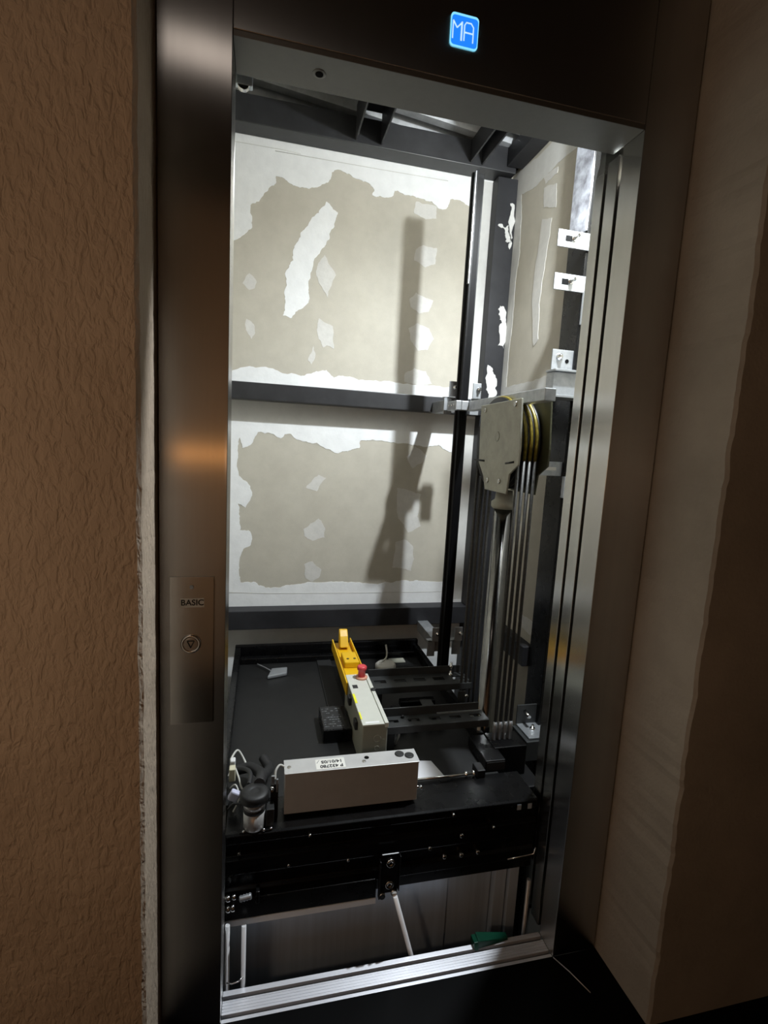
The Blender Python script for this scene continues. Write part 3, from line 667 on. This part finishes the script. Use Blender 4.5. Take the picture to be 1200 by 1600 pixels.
# bright zinc latch between motor and box
t = thing('zinc_latch', (.112, .17, .40), 'small bright zinc latch with a white wire between motor and operator box', 'latch')
part('tab', box(.104, .112, .168, .173, .455, .480), 'zinc', t, .001); part('tab', box(.116, .121, .168, .173, .435, .47), 'zinc', t, .001)
k = MB(); k.lathe((.106, .17, .447), (0, -1, .2), [(0, .006), (.008, .006), (.008, .0035), (.016, .0035)], 6); part('nut', k, 'chrome', t)
k = MB(); k.tube(smooth([(.113, .17, .47), (.115, .18, .487), (.125, .19, .494), (.137, .19, .488)]), .0028, 8); part('wire', k, 'cable', t)
part('post', box(.103, .122, .17, .18, .3665, .456), 'blackmatt', t)
t = thing('connector_plug', (.235, .32, .40), 'grey plug with yellow-green wires behind the operator box', 'plug')
k = MB(); k.lathe((.236, .31, .382), (.55, .3, .75), [(0, .012), (.022, .016), (.03, .014), (.036, .006)], 18); part('body', k, 'compound_thin', t)
for j in range(3):
    k = MB(); k.tube(smooth([(.236, .31, .385), (.225-.004*j, .29, .392), (.214-.004*j, .26, .382), (.21, .23, .37)]), .0018, 8); part('wire', k, 'cream', t)
# bits lying on the roof
t = thing('foil_packet', (.14, .98, .361), 'small shiny grey packet lying near the far left of the car roof', 'packet')
m = MB(); m.prism([(.10, .94, .361), (.178, .965, .361), (.182, 1.02, .361), (.118, 1.015, .361)], (0, 0, .014)); part('packet', m, 'zinc', t, .004)
k = MB(); k.tube(smooth([(.115, 1.0, .37), (.09, 1.03, .372), (.06, 1.07, .37)]), .0025, 8); part('wire', k, 'galv', t)
t = thing('grey_pad', (.595, .97, .361), 'round grey pad with a wire behind the rear slotted bar', 'pad')
k = MB(); k.lathe((.595, .975, .361), (0, 0, 1), [(0, .045), (.022, .045), (.03, .036)], 28); part('pad', k, 'compound_thin', t)
k = MB(); k.tube(smooth([(.57, .98, .39), (.60, 1.0, .40), (.607, 1.01, .42), (.605, 1.03, .45)]), .004, 8); part('wire', k, 'cable', t)
t = thing('roof_bracket', (.66, 1.06, .361), 'dull grey flat bracket near the far rim of the roof', 'bracket')
part('plate', box(.63, .70, 1.03, 1.07, .361, .368), 'greyplate', t, .002)
t = tag(MB().prism([(.505, .262, .362), (.604, .262, .362), (.588, .335, .362), (.50, .35, .362)], (0, 0, .0012)).build('paper_sheet', 'paper'), 'white sheet lying on the roof right of the operator box', 'paper')
t = thing('locking_rod', (.6, .24, .37), 'thin steel rod with end nuts right of the operator box', 'rod')
k = MB(); k.cyl((.49, .240, .375), (.690, .243, .375), .0035, 12); part('rod', k, 'chrome', t)
k = MB(); k.lathe((.660, .2425, .375), (1, 0, 0), [(0, .008), (.008, .008)], 6); k.lathe((.684, .243, .375), (1, 0, 0), [(0, .010), (.006, .010)], 6); part('nut', k, 'chrome', t)
part('support', box(.695, .72, .23, .27, .3668, .39), 'rail', t, .002)
for i, (x, lbl) in enumerate(((.70, 'black junction box on the roof under the rope ends'),)):
    t = thing('junction_box', (.77, .33, .361), lbl, 'box')
    part('case', box(.735, .80, .262, .40, .361, .395), 'black', t, .003); part('cover', box(.738, .797, .2605, .2618, .365, .39), 'blackmatt', t)
t = thing('rope_anchor', (.83, .35, .36), 'black anchor block holding the lower ends of the four ropes', 'anchor')
part('block', box(.788, .90, .315, .40, .30, .399), 'black', t, .003)
part('bracket', box(.79, .93, .255, .40, .19, .30), 'rail', t, .003)
# cables on the right half of the roof
for pts, lbl, r, mt in ((([.50, .44, .362], [.505, .42, .40], [.50, .405, .43], [.506, .40, .445]), 'short pale wire standing up behind the operator box', .004, 'cable'),
                        (([.76, .46, .43], [.775, .43, .425], [.78, .42, .405], [.772, .41, .372]), 'pale grey cable bending down beside the rope anchor', .006, 'cable')):
    k = MB(); k.tube(smooth(pts), r, 8); tag(k.build('wire', mt), lbl, 'wire')
# machine parts under the arms
t = thing('safety_gear', (.66, .6, .361), 'black safety gear blocks between the two slotted rails', 'safety gear')
for x in (.53, .575, .63, .665): part('bar', box(x, x+.022, .50, .63, .361, .392), 'rail', t, .003)
part('block', box(.56, .69, .60, .63, .392, .415), 'black', t, .003); part('plate', box(.628, .67, .56, .6, .416, .42), 'armsteel', t)
k = MB(); k.lathe((.60, .5, .385), (0, -1, 0), [(0, .007), (.006, .007)], 6); part('bolt', k, 'galv', t)
t = thing('side_sling_plate', (.81, .62, .36), 'dark sling plate with two bright bolts between the slotted rails', 'plate')
part('plate', box(.775, .805, .60, .606, .33, .442), 'armsteel', t, .002)
for x, z in ((.806, .425), (.786, .365)):
    k = MB(); k.lathe((x, .60, z), (0, -1, 0), [(0, .007), (.008, .007), (.01, .004)], 10); part('bolt', k, 'chrome', t)
# slotted rails
def arm(y0, y1, x0, x1, z, lbl):
    t = thing('slotted_bar', ((x0+x1)/2, y0, z), lbl, 'bar', 'slotted steel rails over the car roof')
    m = MB(); ys = (y0, y0+(y1-y0)*.36, y0+(y1-y0)*.64, y1)      # strip with slots: two rails joined by webs
    m.box(x0, x1, ys[0], ys[1], z-.004, z); m.box(x0, x1, ys[2], ys[3], z-.004, z)
    L = x1-x0; n = 5
    edges = [x0+L*i/n for i in range(n+1)]
    for e in edges: m.box(max(x0, e-.016), min(x1, e+.016), ys[1], ys[2], z-.004, z)
    part('slotted_flange', m, 'armsteel', t)
    part('back_flange', box(x0, x1-.012, y1, y1+.005, z-.004, z+.028), 'armsteel', t, .001)
    part('front_lip', box(x0, x1, y0-.004, y0, z-.024, z), 'armsteel', t, .001)
    part('foot', box(x0+.01, x0+.04, y0+.01, y1-.01, .361, z-.005), 'blackmatt', t)
    return t
a1 = arm(.648, .735, .465, .846, .45, 'slotted steel bar farther back, reaching from the box to the guide rail')
k = MB(); k.lathe((.790, .72, .45), (0, 0, 1), [(-.012, .009), (.006, .009), (.006, .005), (.03, .005), (.03, .008), (.036, .008), (.036, .005), (.048, .005)], 12); part('bolt', k, 'chrome', a1)
a2 = arm(.395, .452, .448, .800, .45, 'slotted steel bar in front, ending beside the hydraulic cylinder')
part('bright_strip', box(.64, .79, .446, .4515, .4502, .4535), 'galv', a2)
k = MB(); k.lathe((.52, .44, .45), (0, 0, 1), [(0, .006), (.006, .006), (.01, .003)], 8); part('screw', k, 'rail', a2)
